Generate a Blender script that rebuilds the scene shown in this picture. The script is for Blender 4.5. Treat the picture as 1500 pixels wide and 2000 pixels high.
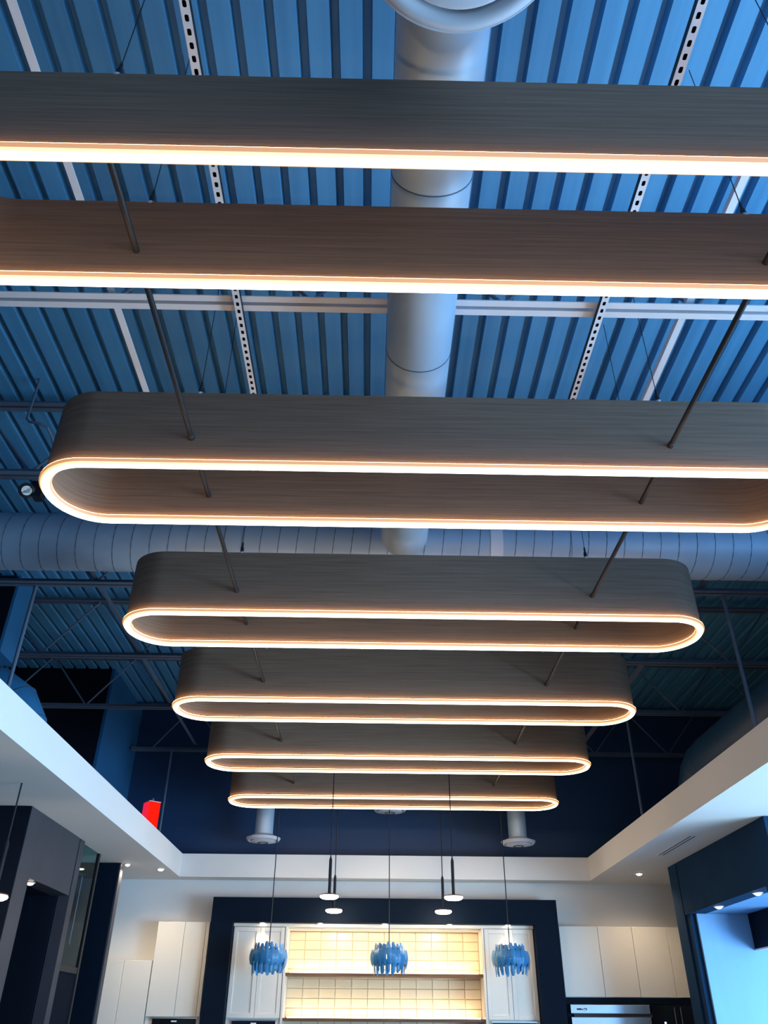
import bpy, math, random
from mathutils import Vector, Matrix
random.seed(7)
for o in list(bpy.data.objects): bpy.data.objects.remove(o)
SC = bpy.context.scene; COL = SC.collection
ZC = 1.55                      # eye height; all z below are measured from the eye and lifted by ZC
PI = math.pi

# ------------------------------------------------------------------ camera
cam = bpy.data.cameras.new('camera'); camo = bpy.data.objects.new('camera', cam); COL.objects.link(camo)
RI = Vector((0.9998, -0.0186, 0.0063)); UP = Vector((-0.0154, -0.5463, 0.8374)); BK = Vector((-0.0121, -0.8374, -0.5465))
m = Matrix.Identity(4)
for i in range(3): m[i][0], m[i][1], m[i][2] = RI[i], UP[i], BK[i]
m[2][3] = ZC
camo.matrix_world = m
cam.sensor_fit = 'HORIZONTAL'; cam.sensor_width = 36; cam.lens = 36*1551/1500; cam.clip_start = .05
SC.camera = camo

# ------------------------------------------------------------------ sky, daylight windows, exposure
w = bpy.data.worlds.new('sky'); SC.world = w; w.use_nodes = True
bg = w.node_tree.nodes['Background']; bg.inputs[0].default_value = (.16, .42, .95, 1); bg.inputs[1].default_value = .25
def area(name, loc, target, sx, sy, col, power):
    l = bpy.data.lights.new(name, 'AREA'); l.shape = 'RECTANGLE'; l.size = sx; l.size_y = sy; l.color = col; l.energy = power
    o = bpy.data.objects.new(name, l); COL.objects.link(o); o.location = (loc[0], loc[1], loc[2]+ZC)
    d = Vector(target)-Vector(loc); o.rotation_euler = d.to_track_quat('-Z', 'Y').to_euler(); return o
DAY = (.22, .55, 1.0)
area('daylight_front_window', (2.6, -2.85, .9), (.8, 3, 1.6), 5.0, 4.2, (.45, .70, 1.0), 120)
area('daylight_side_window', (7.75, 3.8, -.5), (0, 4.6, 1.2), 6.2, 2.0, (.42, .72, 1.0), 950)
area('daylight_tall_window', (7.75, 1.8, 2.1), (-3.9, 6.5, 2.9), 3.0, 3.0, (.18, .52, 1.0), 440)
area('daylight_bay_window', (6.8, 8.9, -1.0), (4.4, 10.3, -.9), 2.2, .9, (.28, .58, 1.0), 110)
SC.view_settings.view_transform = 'Standard'; SC.view_settings.look = 'None'
SC.view_settings.gamma = 1; SC.view_settings.use_curve_mapping = False
SC.view_settings.exposure = 0.3

# ------------------------------------------------------------------ materials
def mat(name, col, rough=.5, metal=0, emit=None, es=0, spec=.5, noise=None, nscale=(8, 8, 8), bump=0, bscale=60, coat=0):
    M = bpy.data.materials.new(name); M.use_nodes = True; nt = M.node_tree; b = nt.nodes['Principled BSDF']
    b.inputs['Base Color'].default_value = (*col, 1); b.inputs['Roughness'].default_value = rough
    b.inputs['Metallic'].default_value = metal; b.inputs['Specular IOR Level'].default_value = spec
    b.inputs['Coat Weight'].default_value = coat
    if emit: b.inputs['Emission Color'].default_value = (*emit, 1); b.inputs['Emission Strength'].default_value = es
    if noise or bump:
        tc = nt.nodes.new('ShaderNodeTexCoord'); mp = nt.nodes.new('ShaderNodeMapping'); mp.inputs['Scale'].default_value = nscale
        nt.links.new(tc.outputs['Object'], mp.inputs[0])
    if noise:
        n = nt.nodes.new('ShaderNodeTexNoise'); n.inputs['Scale'].default_value = 1; n.inputs['Detail'].default_value = 7
        nt.links.new(mp.outputs[0], n.inputs['Vector'])
        r = nt.nodes.new('ShaderNodeValToRGB'); r.color_ramp.elements[0].position = .32; r.color_ramp.elements[1].position = .68
        r.color_ramp.elements[0].color = (*col, 1); r.color_ramp.elements[1].color = (*noise, 1)
        nt.links.new(n.outputs[0], r.inputs[0]); nt.links.new(r.outputs[0], b.inputs['Base Color'])
    if bump:
        n2 = nt.nodes.new('ShaderNodeTexNoise'); n2.inputs['Scale'].default_value = bscale; n2.inputs['Detail'].default_value = 4
        nt.links.new(mp.outputs[0], n2.inputs['Vector'])
        bp = nt.nodes.new('ShaderNodeBump'); bp.inputs['Strength'].default_value = bump; bp.inputs['Distance'].default_value = .01
        nt.links.new(n2.outputs[0], bp.inputs['Height']); nt.links.new(bp.outputs[0], b.inputs['Normal'])
    return M
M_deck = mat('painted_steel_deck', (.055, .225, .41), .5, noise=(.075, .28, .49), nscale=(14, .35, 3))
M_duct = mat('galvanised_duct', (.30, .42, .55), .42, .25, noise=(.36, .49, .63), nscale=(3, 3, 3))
M_steelp = mat('white_and_lit_steel', (.62, .66, .72), .5)
M_joist = mat('grey_painted_joist', (.085, .12, .175), .55)
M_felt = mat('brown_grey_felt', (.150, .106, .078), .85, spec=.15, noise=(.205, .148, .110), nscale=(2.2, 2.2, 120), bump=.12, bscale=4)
M_lip = mat('shade_lip', (.012, .010, .009), .8, spec=.1)
M_led = mat('led_diffuser', (1, 1, 1), .5, emit=(1, .86, .66), es=6.5)
M_halo = mat('led_glare_halo', (1, .8, .6), .5, emit=(1, .56, .22), es=1.15)  # glare halo round the strips, modelled as glowing amber flanks
M_halo2 = mat('led_outer_halo', (.6, .4, .25), .5, emit=(1, .40, .12), es=.5)  # fainter outer band of that modelled glare
M_up = mat('added_felt_uplight', (1, .8, .6), .5, emit=(1, .56, .26), es=14)  # emitter added out of sight to warm the felt above the strip
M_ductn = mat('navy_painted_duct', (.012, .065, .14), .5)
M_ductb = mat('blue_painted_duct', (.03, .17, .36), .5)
M_seam = mat('dark_duct_seam', (.05, .08, .12), .5)
M_blackm = mat('black_metal', (.010, .012, .016), .5, 0, spec=.3)
M_white = mat('white_plaster', (.72, .71, .70), .75, spec=.2)
M_blackw = mat('black_paint_and_shade', (.006, .009, .016), .9, spec=.04)
M_navyw = mat('navy_painted_wall', (.005, .032, .095), .55)
M_portal = mat('dark_grey_laminate', (.030, .033, .045), .5, spec=.3, noise=(.036, .04, .054), nscale=(3, 3, 3))
M_portalR = mat('dark_navy_laminate', (.008, .034, .080), .85, spec=.08, noise=(.010, .040, .092), nscale=(3, 3, 3))
M_frame = mat('black_satin_frame', (.002, .007, .018), .7, spec=.08)
M_cab = mat('cream_lacquer', (.66, .64, .60), .4)
M_tile = mat('glazed_cream_tile', (.74, .61, .40), .22, noise=(.68, .56, .37), nscale=(2, 2, 2))
M_grout = mat('grout', (.48, .42, .33), .9)
M_shelf = mat('walnut_shelf', (.09, .04, .02), .45, noise=(.13, .06, .03), nscale=(2, 12, 12))
M_warm = mat('warm_led', (1, 1, 1), .5, emit=(1, .80, .55), es=5)
M_lamp = mat('lamp_lens', (1, 1, 1), .5, emit=(1, .84, .62), es=14)
M_red = mat('lit_red_sign', (.25, .0, .0), .7, emit=(1, .012, .002), es=.8, spec=.05)
M_pink = mat('lit_pink_side', (.3, .02, .04), .7, emit=(1, .02, .07), es=.7, spec=.05)
M_signedge = mat('sign_edge', (.9, .6, .55), .4)
M_steel = mat('brushed_steel', (.55, .6, .65), .22, .9, noise=(.6, .65, .7), nscale=(1, 1, 60))
M_bglass = mat('black_oven_glass', (.006, .007, .01), .08)
M_blue = mat('blue_lacquered_metal', (.010, .12, .31), .4, 0, noise=(.035, .22, .47), nscale=(9, 9, 2))
M_silver = mat('silver_back', (.30, .32, .38), .3, .6)
M_diff = mat('white_diffuser', (.45, .48, .55), .4)
M_vent = mat('vent_slot', (.02, .025, .035), .7)
M_lens = mat('pale_louvre', (.75, .75, .72), .4)
M_floor = mat('pale_floor', (.26, .205, .165), .5, noise=(.30, .235, .19), nscale=(.8, .8, .8))
M_bay = mat('bay_panel', (.17, .36, .62), .5, noise=(.19, .40, .68), nscale=(5, 5, .6))
M_logo = mat('pale_print', (.7, .72, .75), .5)
M_led_b = mat('blue_indicator', (.1, .2, 1), .5, emit=(.25, .35, 1), es=6)
def glassmat(name, col, rough=.02):
    M = bpy.data.materials.new(name); M.use_nodes = True; nt = M.node_tree; b = nt.nodes['Principled BSDF']
    b.inputs['Base Color'].default_value = (*col, 1); b.inputs['Transmission Weight'].default_value = 1; b.inputs['Roughness'].default_value = rough
    b.inputs['IOR'].default_value = 1.1; return M
M_bpanel = mat('daylit_blue_panel', (.01, .09, .22), .6)  # blue daylight on the shaft side, put into the colour
M_glass = glassmat('teal_glass', (.35, .68, .68))

# ------------------------------------------------------------------ mesh helpers
class MB:
    def __init__(s): s.v = []; s.f = []
    def add(s, v, f):
        n = len(s.v); s.v += [tuple(p) for p in v]; s.f += [tuple(i+n for i in q) for q in f]; return s
    def box(s, x0, x1, y0, y1, z0, z1):
        v = [(x, y, z) for z in (z0, z1) for y in (y0, y1) for x in (x0, x1)]
        return s.add(v, [(0, 2, 3, 1), (4, 5, 7, 6), (0, 1, 5, 4), (2, 6, 7, 3), (0, 4, 6, 2), (1, 3, 7, 5)])
    def cbox(s, x0, x1, y0, y1, z0, z1, c=.004):
        # box with chamfered vertical (z) and front edges: every edge facing -y is cut
        c = min(c, (x1-x0)/3, (z1-z0)/3)
        v = [(x0, y1, z0), (x1, y1, z0), (x1, y1, z1), (x0, y1, z1), (x0, y0+c, z0), (x1, y0+c, z0), (x1, y0+c, z1), (x0, y0+c, z1),
             (x0+c, y0, z0+c), (x1-c, y0, z0+c), (x1-c, y0, z1-c), (x0+c, y0, z1-c)]
        f = [(0, 3, 2, 1), (0, 1, 5, 4), (1, 2, 6, 5), (2, 3, 7, 6), (3, 0, 4, 7), (4, 5, 9, 8), (5, 6, 10, 9), (6, 7, 11, 10), (7, 4, 8, 11), (8, 9, 10, 11)]
        return s.add(v, f)
    def tube(s, pts, r, n=12, cap=True):
        pts = [Vector(p) for p in pts]; rs = r if isinstance(r, (list, tuple)) else [r]*len(pts)
        v = []; prev = None
        for i, p in enumerate(pts):
            t = (pts[min(i+1, len(pts)-1)]-pts[max(i-1, 0)]).normalized()
            if prev is None:
                a = Vector((0, 0, 1)) if abs(t.z) < .9 else Vector((1, 0, 0)); u = t.cross(a).normalized()
            else: u = (prev-t*prev.dot(t)).normalized()
            prev = u; q = t.cross(u)
            for k in range(n):
                a = 2*PI*k/n; v.append(p+(u*math.cos(a)+q*math.sin(a))*rs[i])
        f = [(i*n+k, i*n+(k+1) % n, (i+1)*n+(k+1) % n, (i+1)*n+k) for i in range(len(pts)-1) for k in range(n)]
        if cap: f += [tuple(range(n-1, -1, -1)), tuple((len(pts)-1)*n+k for k in range(n))]
        return s.add(v, f)
    def lathe(s, c, prof, n=32, axis='z'):
        v = []; N = len(prof)
        for k in range(n):
            a = 2*PI*k/n
            for (r, h) in prof:
                x, y = r*math.cos(a), r*math.sin(a)
                v.append({'z': (c[0]+x, c[1]+y, c[2]+h), 'y': (c[0]+x, c[1]+h, c[2]+y), 'x': (c[0]+h, c[1]+x, c[2]+y)}[axis])
        f = [(k*N+i, ((k+1) % n)*N+i, ((k+1) % n)*N+i+1, k*N+i+1) for k in range(n) for i in range(N-1)]
        return s.add(v, f)
    def loops(s, loops, closed=True):
        n = len(loops[0]); v = [p for l in loops for p in l]; L = len(loops)
        f = [(i*n+k, i*n+(k+1) % n, ((i+1) % L)*n+(k+1) % n, ((i+1) % L)*n+k) for i in range(L if closed else L-1) for k in range(n)]
        return s.add(v, f)
def wloc(o):
    p = Vector((0, 0, 0))
    while o is not None: p = p+Vector(o.location); o = o.parent
    return p
def obj(name, mb, ma, parent=None, kind=None, label=None, smooth=False, cat=None, group=None):
    v = [Vector((p[0], p[1], p[2]+ZC)) for p in mb.v]
    if parent is None:
        xs = [p.x for p in v]; ys = [p.y for p in v]; zs = [p.z for p in v]
        org = Vector(((min(xs)+max(xs))/2, (min(ys)+max(ys))/2, min(zs)))
    else:
        org = wloc(parent)
    me = bpy.data.meshes.new(name); me.from_pydata([tuple(p-org) for p in v], [], mb.f); me.update()
    import bmesh
    b = bmesh.new(); b.from_mesh(me); bmesh.ops.recalc_face_normals(b, faces=b.faces); b.to_mesh(me); b.free()
    me.materials.append(ma)
    if smooth:
        me.polygons.foreach_set('use_smooth', [True]*len(me.polygons)); me.set_sharp_from_angle(angle=math.radians(38))
    o = bpy.data.objects.new(name, me); COL.objects.link(o)
    if parent is None: o.location = org
    else: o.parent = parent
    tag(o, label, cat, group, kind); return o
def tag(o, label=None, cat=None, group=None, kind=None):
    if label: o['label'] = label
    if cat: o['category'] = cat
    if group: o['group'] = group
    if kind: o['kind'] = kind
    return o
def thing(name, label, cat, loc, group=None, kind=None):
    o = bpy.data.objects.new(name, None); COL.objects.link(o); o.empty_display_size = .1
    o.location = (loc[0], loc[1], loc[2]+ZC); return tag(o, label, cat, group, kind)
def struct(name, mb, ma, label=None, parent=None, smooth=False):
    return obj(name, mb, ma, parent, None if parent else 'structure', label, smooth)
def dup(root, loc, label):
    def cp(o, par):
        c = o.copy(); COL.objects.link(c); c.parent = par
        for ch in list(o.children): cp(ch, c)
        return c
    r = cp(root, None); r.location = (loc[0], loc[1], loc[2]+ZC); r['label'] = label; return r

ZD = 4.20          # underside of the deck
XL, XR = -6.2, 8.0
Y0, Y1 = -3.0, 12.45
ZF = -ZC
# ------------------------------------------------------------------ shell
struct('floor', MB().box(XL, XR, Y0, Y1, ZF-.1, ZF), M_floor, 'pale showroom floor')
struct('wall_left', MB().box(XL-.15, XL, Y0, Y1, ZF, ZD+.2), M_blackw, 'black painted side wall of the tall space')
wr = MB(); wr.box(XR, XR+.15, Y0, .2, ZF, ZD+.2); wr.box(XR, XR+.15, 7.0, Y1, ZF, ZD+.2); wr.box(XR, XR+.15, 3.4, 7.0, 1.5, ZD+.2); wr.box(XR, XR+.15, .2, 3.4, 3.7, ZD+.2)
struct('wall_right', wr, M_blackw)
wn = thing('window_1', None, None, (XR, 3.6, -1.5), kind='structure')
for yy in (.2, 2.45, 4.7, 6.92): obj('window_frame', MB().box(XR+.02, XR+.1, yy, yy+.08, -1.5, 1.5), M_blackm, wn)
wb = MB(); wb.box(XL, -4.2, Y0-.15, Y0, ZF, ZD+.2); wb.box(5.4, XR, Y0-.15, Y0, ZF, ZD+.2); wb.box(-4.2, 5.4, Y0-.15, Y0, 3.3, ZD+.2)
struct('wall_rear', wb, M_white)
wn = thing('window_2', None, None, (.6, Y0, -1.5), kind='structure')
for xx in (-4.2, -1.0, 2.1, 5.32): obj('window_frame', MB().box(xx, xx+.08, Y0-.12, Y0-.04, -1.5, 3.3), M_blackm, wn)

# ceiling: roof slab with corrugated deck sheets
ceil = struct('ceiling', MB().box(XL-.15, XR+.15, Y0-.15, Y1+.1, ZD+.12, ZD+.3), M_joist, 'corrugated metal roof deck, painted blue grey')
P = .1625; NR = 6; x = -.29+P*.5-P*NR*7
while x < XR:
    prof = []
    for k in range(NR):
        a = x+k*P
        prof += [(a, ZD), (a+.108, ZD), (a+.116, ZD+.062), (a+.152, ZD+.062)]
    prof += [(x+NR*P-.004, ZD+.002), (x+NR*P-.002, ZD-.006), (x+NR*P+.02, ZD-.006)]
    if x+NR*P > XL and x < XR:
        pr = [(max(XL, min(XR, px)), pz) for px, pz in prof]
        mb = MB(); v = [(px, yy, pz) for yy in (Y0, Y1) for px, pz in pr]; n = len(pr)
        mb.add(v, [(i, i+1, n+i+1, n+i) for i in range(n-1)])
        obj('deck_sheet', mb, M_deck, ceil)
    x += NR*P

# upper walls round the opening
struct('wall_back', MB().box(XL, XR, 12.2, 12.45, 2.04, ZD+.12), M_navyw, 'dark navy upper end wall above the kitchen')
lw = thing('wall_shaft', 'tall dark boxed shaft at the back left under the deck', None, (-4.6, 11.3, 1.76), kind='structure')
obj('side_panel', MB().box(-3.62, -3.58, 10.55, 12.19, 1.76, ZD+.05), M_bpanel, lw, label='side panel coloured as lit by blue daylight')
obj('front_panel', MB().box(-6.1, -3.62, 10.55, 10.6, 1.76, ZD+.05), M_blackw, lw)  # black colour stands for the unlit front of the shaft
struct('wall_upper_right', MB().box(5.6, 5.75, 3.6, 12.19, 2.05, ZD+.05), M_blackw, 'black upper wall behind the right round duct')

# soffits (white bulkheads round the opening)
s1 = struct('trim_1', MB().box(XL, -2.6, 3.5, 11.92, 1.75, 2.045), M_white, 'long white soffit running along the left of the opening')
s2 = struct('trim_2', MB().box(3.065, XR, 3.5, 11.92, 1.75, 2.045), M_white, 'long white soffit running along the right of the opening')
s3 = struct('trim_3', MB().box(XL, XR, 11.922, 12.2, 1.75, 2.045), M_white, 'short white soffit across the far end')
struct('wall_kitchen', MB().box(XL, -1.93, 12.2, 12.45, ZF, 2.03).box(2.37, XR, 12.2, 12.45, ZF, 2.03).box(-1.93, 2.37, 12.2, 12.45, 1.3, 2.03), M_white, 'off white kitchen end wall')

# ------------------------------------------------------------------ oval rings
RX, HL, HW, RY, RD = .311, 2.132, .275, 1.623, 1.7782
def stadium(cx, cy, z, hl, hw, n=22):
    pts = []
    for sgn in (1, -1):
        for k in range(n+1):
            a = -PI/2+PI*k/n
            pts.append((cx+sgn*(hl-hw)+sgn*hw*math.cos(a), cy+sgn*hw*math.sin(a), z))
    return pts
def ring_mesh(cy, prof, closed=True):
    return MB().loops([stadium(RX, cy, z, HL+o, HW+o) for o, z in prof], closed)
ords = ['first and nearest', 'second', 'third', 'fourth', 'fifth', 'sixth and farthest']
xt = (-.99, 1.60)
cy = RY+HW
ring = thing('oval_ring_light', 'large oval felt ring lamp nearest the camera, cut off at both sides', 'pendant light', (RX, cy, 2.48), 'row of oval ring lights')
t = .014
obj('shade', ring_mesh(cy, [(t, 2.525), (t, 2.99), (-t, 2.99), (-t, 2.525)]), M_felt, ring, smooth=True)
obj('shade_lip', ring_mesh(cy, [(t-.004, 2.512), (t-.004, 2.525), (-t+.004, 2.525), (-t+.004, 2.512)]), M_lip, ring, smooth=True)
core = [(-.0165, 2.484), (-.010, 2.477), (0, 2.4745), (.010, 2.477), (.0165, 2.484)]
obj('light_strip', ring_mesh(cy, core+[(.0165, 2.511), (-.0165, 2.511)]), M_led, ring, smooth=True, label='bright warm white light strip')
for s in (1, -1):
    obj('strip_halo', ring_mesh(cy, [(s*.0167, 2.4845), (s*.0250, 2.4935), (s*.0252, 2.509), (s*.0167, 2.509)]), M_halo, ring, smooth=True, label='amber glare halo modelled beside the strip')
    obj('strip_outer_halo', ring_mesh(cy, [(s*.0254, 2.4940), (s*.0340, 2.5045), (s*.0338, 2.509), (s*.0254, 2.509)]), M_halo2, ring, smooth=True, label='dim outer band of the modelled glare halo')
    obj('added_uplight', MB().loops([stadium(RX, cy, 2.5105, HL+s*.0205, HW+s*.0205), stadium(RX, cy, 2.5105, HL+s*.0335, HW+s*.0335)], False), M_up, ring, label='added upward glow that lights the felt')
for xx in xt:
    obj('cross_tube', MB().tube([(xx+.01*0, RY+t, 2.665), (xx, RY+2*HW-t, 2.665)], .0135, 12), M_blackm, ring, smooth=True)
    for yy in (RY, RY+2*HW):
        obj('suspension_wire', MB().tube([(xx, yy, 3.05), (xx, yy, ZD-.01)], .0022, 6), M_blackm, ring)
        g = obj('wire_gripper', MB().lathe((xx, yy, 2.99), [(0, 0), (.012, 0), (.012, .045), (.007, .055), (.007, .085), (.003, .1), (0, .1)], 12), M_blackm, ring, smooth=True)
        obj('bright_nut', MB().lathe((xx, yy, 2.985), [(0, 0), (.016, 0), (.016, .014), (0, .014)], 12), M_diff, g, label='bright metal nut')
txt = ['', 'oval felt ring lamp second from the camera, right end just touching the frame edge', 'oval felt ring lamp third from the camera, whole and below the round duct',
       'oval felt ring lamp fourth from the camera, between the second largest and two small ones', 'oval felt ring lamp fifth from the camera, next to last', 'smallest looking oval felt ring lamp, farthest, above the kitchen']
rings = [ring]
for i in range(1, 6): rings.append(dup(ring, (RX, cy+RD*i, 2.48), txt[i]))
# black tubes that link ring to ring
pair = ['first and second', 'second and third', 'third and fourth', 'fourth and fifth', 'fifth and sixth']
lt = None
for s, (xx, side) in enumerate(zip(xt, ('left', 'right'))):
    for i in range(5):
        ya = RY+RD*i+2*HW+t; yb = RY+RD*(i+1)-t
        lab = '%s black linking tube between the %s oval rings from the camera' % (side, pair[i])
        if lt is None:
            lt = thing('linking_tube', lab, 'tube', (xx, ya, 2.665), 'black tubes linking the oval rings')
            obj('tube', MB().tube([(xx, ya, 2.665), (xx, yb, 2.665)], .0135, 14), M_blackm, lt, smooth=True)
            for yy, d in ((ya, 1), (yb, -1)):
                obj('collar', MB().lathe((xx, yy, 2.665), [(0, 0), (.0165, 0), (.0165, d*.03), (.0135, d*.034)], 14, 'y'), M_blackm, lt, smooth=True)
        else: dup(lt, (xx, ya, 2.665), lab)

# ------------------------------------------------------------------ joists
JY = [3.144, 4.865, 6.598, 8.313, 9.99, 11.85]
ZJ = 3.45
jl = ['steel bar joist nearest the camera, its pale chord crossing behind the first ring', 'steel bar joist just before the cross duct', 'steel bar joist just beyond the cross duct',
      'steel bar joist above the fourth oval ring', 'steel bar joist above the fifth oval ring', 'steel bar joist farthest back against the navy wall']
def make_joist(y, xl, xr, lab, cm=None):
    js = thing('bar_joist', lab, 'joist', ((xl+xr)/2, y, ZJ), 'steel bar joists under the roof deck')
    for nm, z in (('bottom_chord', ZJ), ('top_chord', ZD-.085)):
        mb = MB()
        for s in (1, -1):
            a, b = sorted((y+s*.012, y+s*.055)); mb.box(xl, xr, a, b, z, z+.006)
            a, b = sorted((y+s*.012, y+s*.018)); mb.box(xl, xr, a, b, z+.0062, z+.048)
        obj(nm, mb, cm or M_joist, js)
    k = 0; x = xl+.3; first = None
    while x < xr-.6:
        za, zb = (ZJ+.03, ZD-.06) if k % 2 == 0 else (ZD-.06, ZJ+.03)
        mb = MB().tube([(x, y, za), (x+.55, y, zb)], .011, 8)
        obj('web_member', mb, M_joist, js)
        x += .55; k += 1
    return js
make_joist(JY[0], XL+.02, 5.58, jl[0], M_steelp)  # pale chord colour carries the strip light falling on it
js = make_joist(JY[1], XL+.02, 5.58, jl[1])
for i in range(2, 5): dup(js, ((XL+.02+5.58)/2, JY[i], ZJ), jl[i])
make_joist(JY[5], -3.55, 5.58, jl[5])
# flat bridging bars
for lab, xx, ya, yb in (('left pale bridging bar in the near bay', -1.51, Y0+.1, 4.8), ('right pale bridging bar in the near bay', 1.785, Y0+.1, 4.8),
                        ('left pale bridging bar in the far bays', -2.58, 6.02, 11.7), ('right pale bridging bar in the far bays', 3.09, 6.02, 11.7)):
    obj('bridging_bar', MB().box(xx-.02, xx+.02, ya, yb, ZJ+.05, ZJ+.055).box(xx-.02, xx-.015, ya, yb, ZJ+.0552, ZJ+.09), M_steelp if 'near' in lab else M_joist, label=lab, cat='brace', group='bridging bars')  # near bars coloured as lit, far ones darkened for the dimmer bays
# slotted struts
def strut(xx, ya, yb, z, lab):
    th = thing('slotted_strut', lab, 'strut', (xx, ya, z), 'slotted steel struts under the joists')
    p = .0537; W = .020; mb = MB(); n = int((yb-ya)/p)
    for i in range(n):
        y = ya+i*p; c = y+p/2; a, h, r = .0085, .0135, .004
        O = [(xx-W, y), (xx+W, y), (xx+W, y+p), (xx-W, y+p)]
        I = [(xx-a, c-h+r), (xx-a+r, c-h), (xx+a-r, c-h), (xx+a, c-h+r), (xx+a, c+h-r), (xx+a-r, c+h), (xx-a+r, c+h), (xx-a, c+h-r)]
        v = [(q[0], q[1], z) for q in O+I]
        mb.add(v, [(0, 5, 4), (0, 1, 6, 5), (1, 7, 6), (1, 2, 8, 7), (2, 9, 8), (2, 3, 10, 9), (3, 11, 10), (3, 0, 4, 11)])
    obj('slotted_face', mb, M_steelp, th, kind='stuff')
    y1 = ya+n*p
    obj('channel_back', MB().box(xx-W, xx-W+.003, ya, y1, z+.001, z+.04).box(xx+W-.003, xx+W, ya, y1, z+.001, z+.04).box(xx-W+.0032, xx+W-.0032, ya, y1, z+.037, z+.04), M_blackm, th, label='dark inside of the channel')
strut(-.785, -1.0, 5.3, ZJ-.045, 'left white slotted strut with a line of dark slots')
strut(1.265, -1.0, 5.3, ZJ-.045, 'right white slotted strut with a line of dark slots')

# ------------------------------------------------------------------ ducts
DX, DR, DZ = .236, .183, 3.25
d = thing('round_duct', 'straight pale round duct running down the middle towards the kitchen', 'duct', (DX, 2, DZ-DR), 'round ducts')
obj('duct_body', MB().tube([(DX, -2.8, DZ), (DX, 5.30, DZ)]+[(DX, 5.30+DR*math.sin(a)*.9, DZ) for a in (.3, .6, .9, 1.2, 1.45)],
    [DR]*2+[DR*math.cos(a) for a in (.3, .6, .9, 1.2, 1.45)], 40), M_duct, d, smooth=True)
for yy in (.3, 2.16, 3.27, 4.9):
    obj('joint_band', MB().tube([(DX, yy-.003, DZ), (DX, yy+.003, DZ)], DR+.002, 40), M_seam, d, smooth=True)
# cross duct
CY, CZ, CR = 5.745, 3.40, .241
d = thing('cross_duct', 'wide blue spiral seamed round duct crossing from side to side', 'duct', (0, CY, CZ-CR), 'round ducts')
obj('duct_body', MB().tube([(XL, CY, CZ), (5.59, CY, CZ)], CR, 48), M_duct, d, smooth=True)
pts = []; xx = XL; n = 20; k = 0
while xx < 5.5:
    a = 2*PI*k/n; pts.append((xx, CY+(CR+.001)*math.sin(a), CZ+(CR+.001)*math.cos(a))); xx += .148/n; k += 1
obj('spiral_seam', MB().tube(pts, .0032, 5), M_seam, d, smooth=True)
for xx in (-1.15, 1.0, 1.66): obj('joint_band', MB().tube([(xx-.05, CY, CZ), (xx+.05, CY, CZ)], CR+.005, 48), M_duct if xx != 1.0 else M_steelp, d, smooth=True)
# right side duct along the wall with a down elbow
pts = [(4.15, 3.8, 2.78), (4.15, 9.6, 2.78), (4.15, 9.8, 2.765), (4.15, 9.98, 2.70), (4.15, 10.1, 2.58), (4.15, 10.16, 2.42), (4.15, 10.17, 2.06)]
d = thing('elbow_duct', 'dark blue round duct above the right soffit turning down at its far end', 'duct', (4.15, 7, 2.55), 'round ducts')
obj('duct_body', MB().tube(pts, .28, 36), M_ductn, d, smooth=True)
for i in (1, 2, 3, 4, 5):
    p = Vector(pts[i]); tn = (Vector(pts[i+1])-Vector(pts[i-1])).normalized()
    obj('gore_seam', MB().tube([p-tn*.004, p+tn*.004], .283, 36), M_seam, d, smooth=True)
# left elbow duct below the boxed duct
pts = [(-4.6, 8.05, 3.02), (-4.25, 8.05, 3.0), (-3.95, 8.05, 2.93), (-3.72, 8.05, 2.78), (-3.60, 8.05, 2.58), (-3.56, 8.05, 2.35), (-3.56, 8.05, 2.05)]
d = thing('elbow_duct', 'blue segmented elbow duct above the left soffit under the boxed duct', 'duct', (-3.8, 8.05, 2.05), 'round ducts')
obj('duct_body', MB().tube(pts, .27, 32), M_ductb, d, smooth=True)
for i in range(1, 6):
    p = Vector(pts[i]); tn = (Vector(pts[i+1])-Vector(pts[i-1])).normalized()
    obj('gore_seam', MB().tube([p-tn*.004, p+tn*.004], .273, 32), M_seam, d, smooth=True)
# boxed duct left
d = thing('boxed_duct', 'rectangular blue duct dropping from the deck at the far left', 'duct', (-4.4, 8, 3.3))
obj('duct_body', MB().box(-4.9, -3.9, 7.84, 8.20, 3.305, ZD), M_ductb, d)
obj('flange', MB().box(-4.92, -3.885, 7.825, 8.215, 3.29, 3.305), M_ductb, d)
obj('front_shade', MB().box(-4.88, -3.93, 7.82, 7.838, 3.33, ZD-.02), M_blackw, d)  # black sheet added over the duct front to stand for its shade

# vertical hanger rods
for lab, xx, yy in (('hanger rod on the right soffit nearer the camera', 3.3, 6.65), ('hanger rod on the right soffit near its far end', 3.3, 9.99),
                    ('hanger rod on the left soffit nearer the camera', -3.15, 6.65), ('hanger rod beside the red sign on the left soffit', -2.95, 11.85)):
    zb = 2.046
    r = thing('hanger_rod', lab, 'rod', (xx, yy, zb), 'hanger rods holding the soffits')
    obj('rod', MB().tube([(xx, yy, zb+.005), (xx, yy, ZJ-.002)], .017, 10), M_joist, r, smooth=True)
    obj('foot_plate', MB().box(xx-.035, xx+.035, yy-.035, yy+.035, zb, zb+.006), M_joist, r)

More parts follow.
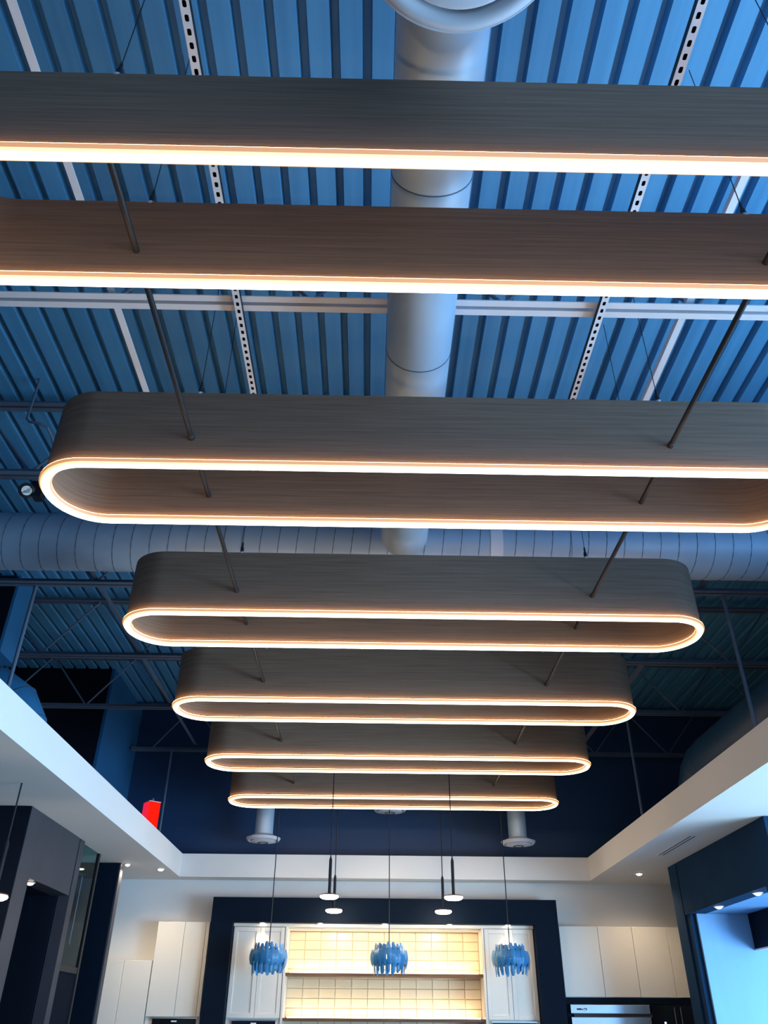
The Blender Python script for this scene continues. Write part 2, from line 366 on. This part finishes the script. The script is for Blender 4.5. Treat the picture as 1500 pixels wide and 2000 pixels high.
# ------------------------------------------------------------------ round air diffusers
def diffuser(cx, cy, z, R, top, pr, lab):
    th = thing('air_diffuser', lab, 'vent', (cx, cy, z), 'round ceiling air diffusers')
    obj('outer_ring', MB().lathe((cx, cy, z), [(pr, .07), (R*.55, .065), (R*.76, .03), (R*.785, .012), (R*.84, .002), (R*.90, .004), (R*.955, .018), (R*.975, .030), (R*.99, .030), (R, .034), (R, .04), (R*.9, .045), (R*.6, .08), (pr, .085)], 64), M_diff, th, smooth=True)
    obj('inner_dish', MB().lathe((cx, cy, z), [(0, -.02), (R*.40, -.018), (R*.70, -.006), (R*.735, .002), (R*.72, .012), (R*.4, .02), (0, .02)], 56), M_diff, th, smooth=True)
    obj('centre_ring', MB().lathe((cx, cy, z), [(R*.30, -.021), (R*.30, -.028), (R*.26, -.028), (R*.26, -.021)], 40), M_vent, th, smooth=True)
    obj('dark_throat', MB().lathe((cx, cy, z), [(0, .03), (R*.72, .03), (R*.72, .034), (0, .034)], 40), M_vent, th)
    obj('neck', MB().lathe((cx, cy, z), [(pr, .086), (pr, top-z)], 40), M_duct, th, smooth=True)
diffuser(.225, .93, 2.55, .315, 3.062, .17, 'large round white air diffuser at the top edge, nearest the camera')
diffuser(-1.457, 11.62, 2.16, .235, ZD, .125, 'small round white air diffuser left of the far ring, over the kitchen')
diffuser(.284, 11.62, 2.57, .235, ZD, .125, 'small round air diffuser half hidden behind the middle of the far ring')
diffuser(2.053, 11.62, 2.15, .235, ZD, .125, 'small round white air diffuser right of the far ring, over the kitchen')

# ------------------------------------------------------------------ small things near the deck
sx, sy, sz = -2.60, 4.93, 3.36
sp = thing('spotlight', 'black adjustable spotlight with round pale louvred face left of the second ring', 'lamp', (sx, sy, sz))
D = Vector((-sx, -sy, -sz)).normalized()
c0 = Vector((sx, sy, sz))
obj('housing', MB().tube([c0+D*.0, c0+D*.05, c0+D*.055], [.058, .058, .05], 24), M_blackm, sp, smooth=True)
ln = obj('lens', MB().tube([c0+D*.052, c0+D*.06], .036, 24), M_lens, sp, smooth=True, label='pale round lens')
for q in (-.02, -.007, .007, .02):
    obj('louvre', MB().tube([c0+D*.064+Vector((-.028, 0, q)), c0+D*.064+Vector((.028, 0, q+.004))], .0022, 6), M_vent, ln)
obj('bracket', MB().box(sx+.055, sx+.12, sy-.02, sy+.06, sz-.06, sz+.06), M_blackm, sp)
obj('arm', MB().box(sx+.02, sx+.11, sy+.0, sy+.03, sz+.061, sz+.09), M_blackm, sp)
obj('conduit', MB().tube([(-2.60, 4.63, ZD-.005), (-2.60, 4.625, 3.80), (-2.57, 4.62, 3.765), (-2.50, 4.615, 3.75), (-2.435, 4.64, 3.73), (-2.42, 4.72, 3.7), (-2.43, 4.80, 3.68)], .010, 10), M_joist, smooth=True,
    label='short curved conduit above the left end of the second ring', cat='conduit')
# exit sign
es = thing('exit_sign', 'small glowing red sign box on the left soffit edge', 'sign', (-2.75, 10.45, 2.046))
ex, ey = -2.69, 10.45
def rotbox(cx, cy, hx, hy, z0, z1, a):
    mb = MB().box(-hx, hx, -hy, hy, z0, z1); ca, sa = math.cos(a), math.sin(a)
    mb.v = [(cx+px*ca-py*sa, cy+px*sa+py*ca, pz) for px, py, pz in mb.v]; return mb
A = math.radians(38)
obj('sign_body', rotbox(ex-.06, ey+.02, .075, .085, 2.06, 2.385, A), M_red, es)
obj('side_face', rotbox(ex-.06-.077*math.cos(A)-0, ey+.02-.077*math.sin(A), .0015, .08, 2.065, 2.38, A), M_pink, es)
obj('face_rim', rotbox(ex-.06, ey+.02, .079, .089, 2.386, 2.394, A), M_signedge, es)
obj('mount', MB().tube([(ex-.06, ey+.02, 2.394), (ex-.06, ey+.02, 2.44)], .02, 10), M_joist, es)

# slot diffuser on right soffit
sd = thing('slot_vent', 'slim two slot linear vent in the right white soffit', 'vent', (3.43, 9.42, 1.745))
obj('frame', MB().box(3.385, 3.475, 8.84, 9.99, 1.7445, 1.749), M_white, sd)
for a in (3.40, 3.445): obj('slot', MB().box(a, a+.014, 8.87, 9.96, 1.7425, 1.7443), M_vent, sd)

# recessed downlights
def downlight(cx, cy, z, lab, grp, power=9, r=.04, size=1.0, col=(1, .78, .52)):
    th = thing('downlight', lab, 'lamp', (cx, cy, z), grp)
    obj('trim_ring', MB().lathe((cx, cy, z), [(r*1.35, 0), (r*1.35, -.006), (r, -.008), (r, 0)], 24), M_diff, th, smooth=True)
    obj('bulb', MB().lathe((cx, cy, z), [(0, -.001), (r*.95, -.001), (r*.8, -.016), (r*.4, -.024), (0, -.026)], 20), M_lamp, th, smooth=True, label='lit warm white bulb')
    if power:
        l = bpy.data.lights.new('bulb_light', 'SPOT'); l.energy = power; l.color = col; l.spot_size = math.radians(150 if power > 20 else 110); l.spot_blend = .9; l.shadow_soft_size = .03
        o = bpy.data.objects.new('bulb_light', l); COL.objects.link(o); o.parent = th; o.location = (0, 0, -.06)
downlight(-2.72, 11.3, 1.749, 'lit downlight in the left soffit by its far corner', 'soffit downlights', 42)
downlight(-3.07, 10.97, 1.749, 'lit downlight at the far left, just past the dark wall panel', 'soffit downlights', 24, .03)
downlight(3.555, 11.29, 1.749, 'lit downlight in the right soffit beside the far portal post', 'soffit downlights', 38)
for i, (xx, nm) in enumerate(zip((-1.408, -.64, .226, 1.087, 1.867), ('leftmost', 'second from left', 'middle', 'second from right', 'rightmost'))):
    downlight(xx, 11.87, 1.189, '%s of the five small downlights under the black kitchen frame' % nm, 'kitchen frame downlights', 7, .03)

# ------------------------------------------------------------------ side portals
# left
lp = thing('portal', 'dark grey portal with header and posts on the left side', 'portal', (-3.3, 8.6, ZF), 'dark side portals')
obj('header', MB().box(-3.36, -3.18, 8.155, 9.34, 1.175, 1.748), M_portal, lp)
obj('post', MB().box(-3.36, -3.18, 7.85, 8.154, ZF, 1.748), M_portal, lp)
obj('post', MB().box(-3.30, -3.18, 9.37, 9.52, ZF, 1.748), M_portal, lp)
obj('front_panel', MB().box(-6.0, -3.181, 7.83, 7.849, ZF, 1.745), M_blackw, lp, label='matt black front panel')
obj('inner_panel', MB().box(-4.6, -4.56, 7.85, 9.36, ZF, 1.17), M_blackw, lp)
obj('inner_ceiling', MB().box(-4.6, -3.361, 7.85, 9.34, 1.172, 1.20), M_blackw, lp)
obj('far_jamb', MB().box(-4.6, -3.31, 9.345, 9.365, ZF, 1.748), M_blackw, lp)
downlight(-3.27, 8.45, 1.174, 'lit downlight under the header of the left dark portal', 'portal downlights', 1.5, .035)
gp = thing('glass_screen', 'narrow tinted teal glass screen beyond the left dark portal', 'partition', (-3.24, 10.1, ZF))
obj('lower_panel', MB().box(-3.25, -3.235, 9.56, 10.25, ZF, .50), M_blackw, gp)
obj('pane', MB().box(-3.245, -3.235, 9.56, 10.25, .56, 1.748), M_glass, gp)
obj('frame_post', MB().box(-3.26, -3.22, 10.25, 10.30, ZF, 1.748), M_blackm, gp)
obj('handle', MB().tube([(-3.2, 9.72, .75), (-3.2, 9.72, 1.42)], .005, 10), M_joist, gp)
obj('mid_rail', MB().box(-3.26, -3.225, 9.56, 10.25, .50, .56), M_blackm, gp)
wp = thing('wall_panel', 'tall black panel unit left of the cream wall cabinets', 'panel', (-3.5, 10.9, ZF))
obj('front_face', MB().box(-5.2, -3.14, 10.85, 10.87, ZF, 1.744), M_frame, wp)
obj('side_face', MB().box(-3.16, -3.125, 10.871, 11.0, ZF, 1.746), M_portal, wp)
obj('edge_strip', MB().box(-3.45, -3.40, 10.83, 10.849, ZF, 1.70), M_portal, wp)
# right
rp = thing('portal', 'dark navy portal with header and posts on the right side', 'portal', (3.9, 9.4, ZF), 'dark side portals')
obj('header', MB().box(3.78, 3.97, 8.20, 10.49, 1.172, 1.748), M_portalR, rp)
obj('post', MB().box(3.78, 3.97, 7.92, 8.199, ZF, 1.748), M_portalR, rp)
obj('post', MB().box(3.78, 3.92, 10.52, 10.81, ZF, 1.748), M_portalR, rp)
obj('jamb_strip', MB().box(3.80, 3.93, 10.38, 10.49, ZF, 1.171), M_portalR, rp)
obj('inner_wall', MB().box(3.86, 7.5, 10.33, 10.37, ZF, 1.171), M_bay, rp, label='blue lit panel inside the bay')
obj('inner_ceiling', MB().box(3.971, 7.5, 7.93, 10.37, 1.173, 1.20), M_bay, rp)
obj('front_panel', MB().box(3.98, 7.9, 7.93, 7.96, 1.2, 1.745), M_portalR, rp)
downlight(3.875, 9.67, 1.171, 'farther of two lit downlights under the right portal header', 'portal downlights', 1.5, .04)
downlight(3.875, 8.63, 1.171, 'nearer of two lit downlights under the right portal header', 'portal downlights', 1.5, .04)
hb = thing('hanging_cabinet', 'dark box cabinet hanging inside the right bay', 'cabinet', (5, 9.9, .8))
obj('body', MB().box(4.46, 5.9, 9.65, 10.325, .81, 1.17), M_frame, hb)
obj('bottom_panel', MB().box(4.455, 5.905, 9.64, 10.325, .795, .809), M_cab, hb)
obj('door_line', MB().box(5.17, 5.18, 9.64, 9.649, .82, 1.165), M_vent, hb)

# ------------------------------------------------------------------ kitchen frame, niche, tiles
kf = thing('kitchen_frame', 'wide black surround framing the lit kitchen niche', 'frame', (.22, 12, ZF))
obj('header', MB().box(-2.08, 2.53, 11.80, 12.199, 1.191, 1.487), M_frame, kf)
obj('side_post', MB().box(-2.08, -1.79, 11.80, 12.199, ZF, 1.190), M_frame, kf)
obj('side_post', MB().box(2.216, 2.53, 11.80, 12.199, ZF, 1.190), M_frame, kf)
NB = 12.36
nw = struct('wall_niche', MB().box(-1.1, 1.55, NB+.012, 12.6, ZF, 1.22), M_grout, 'niche wall of small cream glazed tiles')
tw, thh = .2165, .112; tmesh = None
for r in range(11):
    for c in range(12):
        x0 = -1.075+c*tw; z0 = 1.135-(r+1)*thh
        if tmesh is None:
            o = obj('tile', MB().cbox(x0+.003, x0+tw-.003, NB, NB+.012, z0+.003, z0+thh-.003, .004), M_tile, nw); tmesh = o; bx, bz = x0, z0
        else:
            o = tmesh.copy(); COL.objects.link(o); o.parent = nw; o.location = (x0-bx, random.uniform(-.0012, .0012), z0-bz)
ns = thing('niche_surround', 'cream lacquered surround of the lit shelf niche', 'surround', (.22, 12.1, ZF))
obj('top_board', MB().box(-1.789, 2.215, 11.93, 12.05, 1.150, 1.188), M_cab, ns)
obj('ceiling_board', MB().box(-1.07, 1.52, 12.051, 12.355, 1.137, 1.160), M_cab, ns)
obj('side_board', MB().box(-1.095, -1.071, 11.94, 12.355, ZF, 1.149), M_cab, ns)
obj('side_board', MB().box(1.521, 1.545, 11.94, 12.355, ZF, 1.149), M_cab, ns)
for lab, zt, x0 in (('upper walnut shelf in the lit kitchen niche', .622, -1.068), ('lower walnut shelf in the lit kitchen niche', .124, -1.068)):
    sh = thing('niche_shelf', lab, 'shelf', (.22, 12.15, zt-.034), 'niche shelves')
    obj('board', MB().box(-1.07+.001, 1.52-.001, 12.0, 12.355, zt-.034, zt), M_shelf, sh)
    obj('light_bar', MB().box(-1.04, 1.49, 12.27, 12.30, zt+.001, zt+.018), M_warm, sh, label='glowing warm light bar')
    area('shelf_glow', (.22, 12.27, zt+.03), (.22, 12.33, zt+.3), 2.4, .03, (1, .80, .52), 6).parent = None
area('niche_top_glow', (.22, 12.2, 1.12), (.22, 12.28, .7), 2.4, .03, (1, .74, .42), 3)

def tall_cabinet(name, lab, grp, x0, x1, y0, z0, z1, seams, shaker=True, ydepth=.25, zl=None):
    th = thing(name, lab, 'cabinet', ((x0+x1)/2, y0+.1, ZF if zl is None else zl), grp)
    obj('body', MB().box(x0, x1, y0+.022, y0+ydepth, ZF if zl is None else zl, z1), M_cab, th)
    xs = [x0]+seams+[x1]
    for a, b in zip(xs[:-1], xs[1:]):
        if b-a < .03: continue
        a2, b2, c2, d2 = a+.002, b-.002, z0+.003, z1-.003
        if shaker and b-a > .2:
            mb = MB(); f = .055
            mb.box(a2, b2, y0+.012, y0+.0215, c2, d2)
            mb.cbox(a2, a2+f, y0, y0+.012, c2, d2, .003).cbox(b2-f, b2, y0, y0+.012, c2, d2, .003)
            mb.cbox(a2+f, b2-f, y0, y0+.012, c2, c2+f, .003).cbox(a2+f, b2-f, y0, y0+.012, d2-f, d2, .003)
        else: mb = MB().cbox(a2, b2, y0, y0+.0215, c2, d2, .003)
        obj('door', mb, M_cab, th)
    return th
G = 'tall cream kitchen cabinets'
tall_cabinet('tall_cabinet', 'cream panelled cabinet inside the black frame, left of the niche', G, -1.785, -1.10, 11.95, .115, 1.148, [-1.43], True, .3)
tall_cabinet('tall_cabinet', 'cream panelled cabinet inside the black frame, right of the niche', G, 1.55, 2.21, 11.95, .115, 1.148, [1.88], True, .3)
tall_cabinet('tall_cabinet', 'tall flat cream cabinet just left of the black frame', G, -2.80, -2.11, 11.94, .125, 1.20, [-2.44, -2.16], False)
tall_cabinet('low_cabinet', 'lower flat cream cabinet at the far left, stepping down from the tall one', G, -3.75, -2.81, 11.94, -.6, .748, [-3.17], False)
tall_cabinet('wall_cabinet', 'row of flat cream cabinet doors right of the black frame', G, 2.56, 4.6, 11.94, .372, 1.19, [3.08, 3.54, 4.01], False, .25, .37)
def oven(name, lab, x0, x1, y0, z0, z1, hx=None):
    th = thing(name, lab, 'oven', ((x0+x1)/2, y0, z0), 'built in appliances')
    obj('door_glass', MB().cbox(x0, x1, y0-.02, y0-.001, z0, z1, .004), M_bglass, th)
    obj('top_trim', MB().box(x0-.01, x1+.01, y0-.024, y0-.001, z1+.001, z1+.014), M_steel, th)
    obj('handle', MB().tube([(x0+.08, y0-.05, z1-.06), (x0+.08, y0-.05, z1-.40)], .009, 10), M_steel, th)
    obj('control_mark', MB().box((x0+x1)/2-.035, (x0+x1)/2+.035, y0-.0215, y0-.0202, z1-.035, z1-.02), M_logo, th, label='tiny pale control print')
oven('oven', 'black built in oven below the tall cabinet left of the frame', -2.70, -2.15, 11.938, -.5, .105)
oven('oven', 'black built in oven below the cabinet inside the frame, left side', -1.70, -1.15, 11.948, -.5, .088)
oven('oven', 'black built in oven below the cabinet inside the frame, right side', 1.60, 2.15, 11.948, -.5, .088)
fr = thing('steel_fridge', 'stainless steel appliance with a bar handle below the right cream doors', 'fridge', (3.1, 11.9, ZF))
obj('top_grille', MB().cbox(2.60, 3.62, 11.90, 11.93, .195, .292, .004), M_steel, fr)
obj('door', MB().cbox(2.60, 3.62, 11.90, 11.93, -1.3, .155, .004), M_steel, fr)
obj('dark_gap', MB().box(2.64, 3.64, 11.912, 11.94, .156, .194), M_vent, fr)
bd = obj('badge', MB().box(2.68, 2.74, 11.896, 11.8995, .232, .25).box(2.745, 2.76, 11.896, 11.8995, .232, .243).box(2.765, 2.80, 11.896, 11.8995, .243, .252).box(2.80, 2.808, 11.896, 11.8995, .232, .252).box(2.77, 2.80, 11.896, 11.8995, .228, .233), M_vent, fr, label='small dark badge')
obj('body', MB().box(2.57, 3.63, 11.941, 12.19, ZF, .295), M_frame, fr)
ob = thing('black_oven_tower', 'glossy black appliance with a blue indicator right of the steel one', 'oven', (3.9, 11.9, ZF))
obj('glass_front', MB().cbox(3.64, 4.6, 11.90, 11.93, -1.3, .29, .004), M_bglass, ob)
obj('indicator', MB().lathe((3.79, 11.897, .10), [(0, 0), (.012, 0), (.012, .003), (0, .003)], 14, 'y'), M_led_b, ob, label='small blue light')
obj('body', MB().box(3.64, 4.6, 11.931, 12.19, ZF, .29), M_frame, ob)
for xx in (3.92, 4.0): obj('handle', MB().tube([(xx, 11.87, -.3), (xx, 11.87, .27)], .006, 8), M_joist, ob)
obj('dark_shelf_band', MB().box(2.54, 4.6, 11.93, 12.19, .297, .368), M_frame, label='dark band between the right cream doors and the appliances', cat='trim')

# ------------------------------------------------------------------ pendants
def cup(cx, cy, z, lab, grp='slim disc pendants', top=ZD, r=.108):
    th = thing('disc_pendant', lab, 'pendant light', (cx, cy, z), grp)
    obj('cord', MB().tube([(cx, cy, z+.42), (cx, cy, top-.005)], .007, 6), M_blackm, th)
    obj('stem', MB().lathe((cx, cy, z), [(.018, .03), (.018, .40), (.006, .44), (0, .44)], 14), M_blackm, th, smooth=True)
    obj('cap', MB().lathe((cx, cy, z), [(0, .034), (r*.6, .034), (r*.95, .026), (r, .018), (r*.97, .015), (0, .018)], 32), M_shelf, th, smooth=True)
    obj('glowing_disc', MB().lathe((cx, cy, z), [(0, -.02), (r*.75, -.018), (r*.95, -.006), (r, .006), (r*.96, .014), (0, .014)], 32), M_lamp, th, smooth=True, label='bright glowing disc')
    l = bpy.data.lights.new('disc_light', 'POINT'); l.energy = 14; l.color = (1, .76, .5); l.shadow_soft_size = .06
    o = bpy.data.objects.new('disc_light', l); COL.objects.link(o); o.parent = th; o.location = (0, 0, -.09)
for px, py, nm in ((-.454, 10.15, 'front left'), (.988, 10.15, 'front right'), (-.445, 11.45, 'rear left'), (.975, 11.45, 'rear right')):
    cup(px, py, 1.288, '%s of the four slim glowing disc pendants before the kitchen frame' % nm)
cup(-2.965, 6.98, .86, 'glowing disc pendant at the far left edge before the black panel', top=1.748)

def chandelier(cx, cy, z, lab, base=None):
    th = thing('slat_chandelier', lab, 'chandelier', (cx, cy, z), 'blue slat chandeliers')
    obj('cord', MB().tube([(cx, cy, z+.14), (cx, cy, ZD-.01)], .007, 6), M_blackm, th)
    obj('canopy_hub', MB().lathe((cx, cy, z+.1), [(0, .05), (.03, .04), (.045, 0), (.15, -.004), (.15, -.012), (0, -.012)], 24), M_steel, th, smooth=True)
    obj('bulb', MB().lathe((cx, cy, z), [(0, -.05), (.035, -.035), (.045, 0), (.03, .04), (.012, .07), (0, .07)], 16), M_lamp, th, smooth=True)
    rnd = random.Random(3)
    for n, R, za, zb, wd, ph in ((20, .212, -.10, .075, .035, 0), (18, .170, -.04, .140, .024, .1), (17, .185, -.185, -.02, .024, .2)):
        for k in range(n):
            a = 2*PI*k/n+ph; ja = rnd.uniform(-.03, .02); jb = rnd.uniform(-.01, .012)
            if ja < -.015 and k % 2: ja -= .02
            rows = []; S = 6
            for i in range(S+1):
                u = i/S; zz = za+ja+(zb+jb-za-ja)*u
                rr = R+.022*math.sin(PI*u) if R > .2 else R+.01*math.sin(PI*u)
                wdd = wd*(1 if 0 < i < S else .55)
                rows.append((rr, zz, wdd))
            v = []
            for rr, zz, wdd in rows:
                for dt, dr in ((-1, 0), (0, .006), (1, 0), (0, -.002)):
                    v.append((cx+(rr+dr)*math.cos(a)-dt*wdd*math.sin(a), cy+(rr+dr)*math.sin(a)+dt*wdd*math.cos(a), z+zz))
            f = [(i*4+q, i*4+(q+1) % 4, (i+1)*4+(q+1) % 4, (i+1)*4+q) for i in range(S) for q in range(4)]+[(3, 2, 1, 0), (S*4, S*4+1, S*4+2, S*4+3)]
            obj('slat', MB().add(v, f), M_blue, th, smooth=False)
    return th
c1 = chandelier(-1.235, 11.35, .765, 'left of the three blue slat chandeliers in the kitchen niche')
dup(c1, (.27, 11.35, .772), 'middle of the three blue slat chandeliers in the kitchen niche')
dup(c1, (1.79, 11.35, .772), 'right of the three blue slat chandeliers in the kitchen niche')
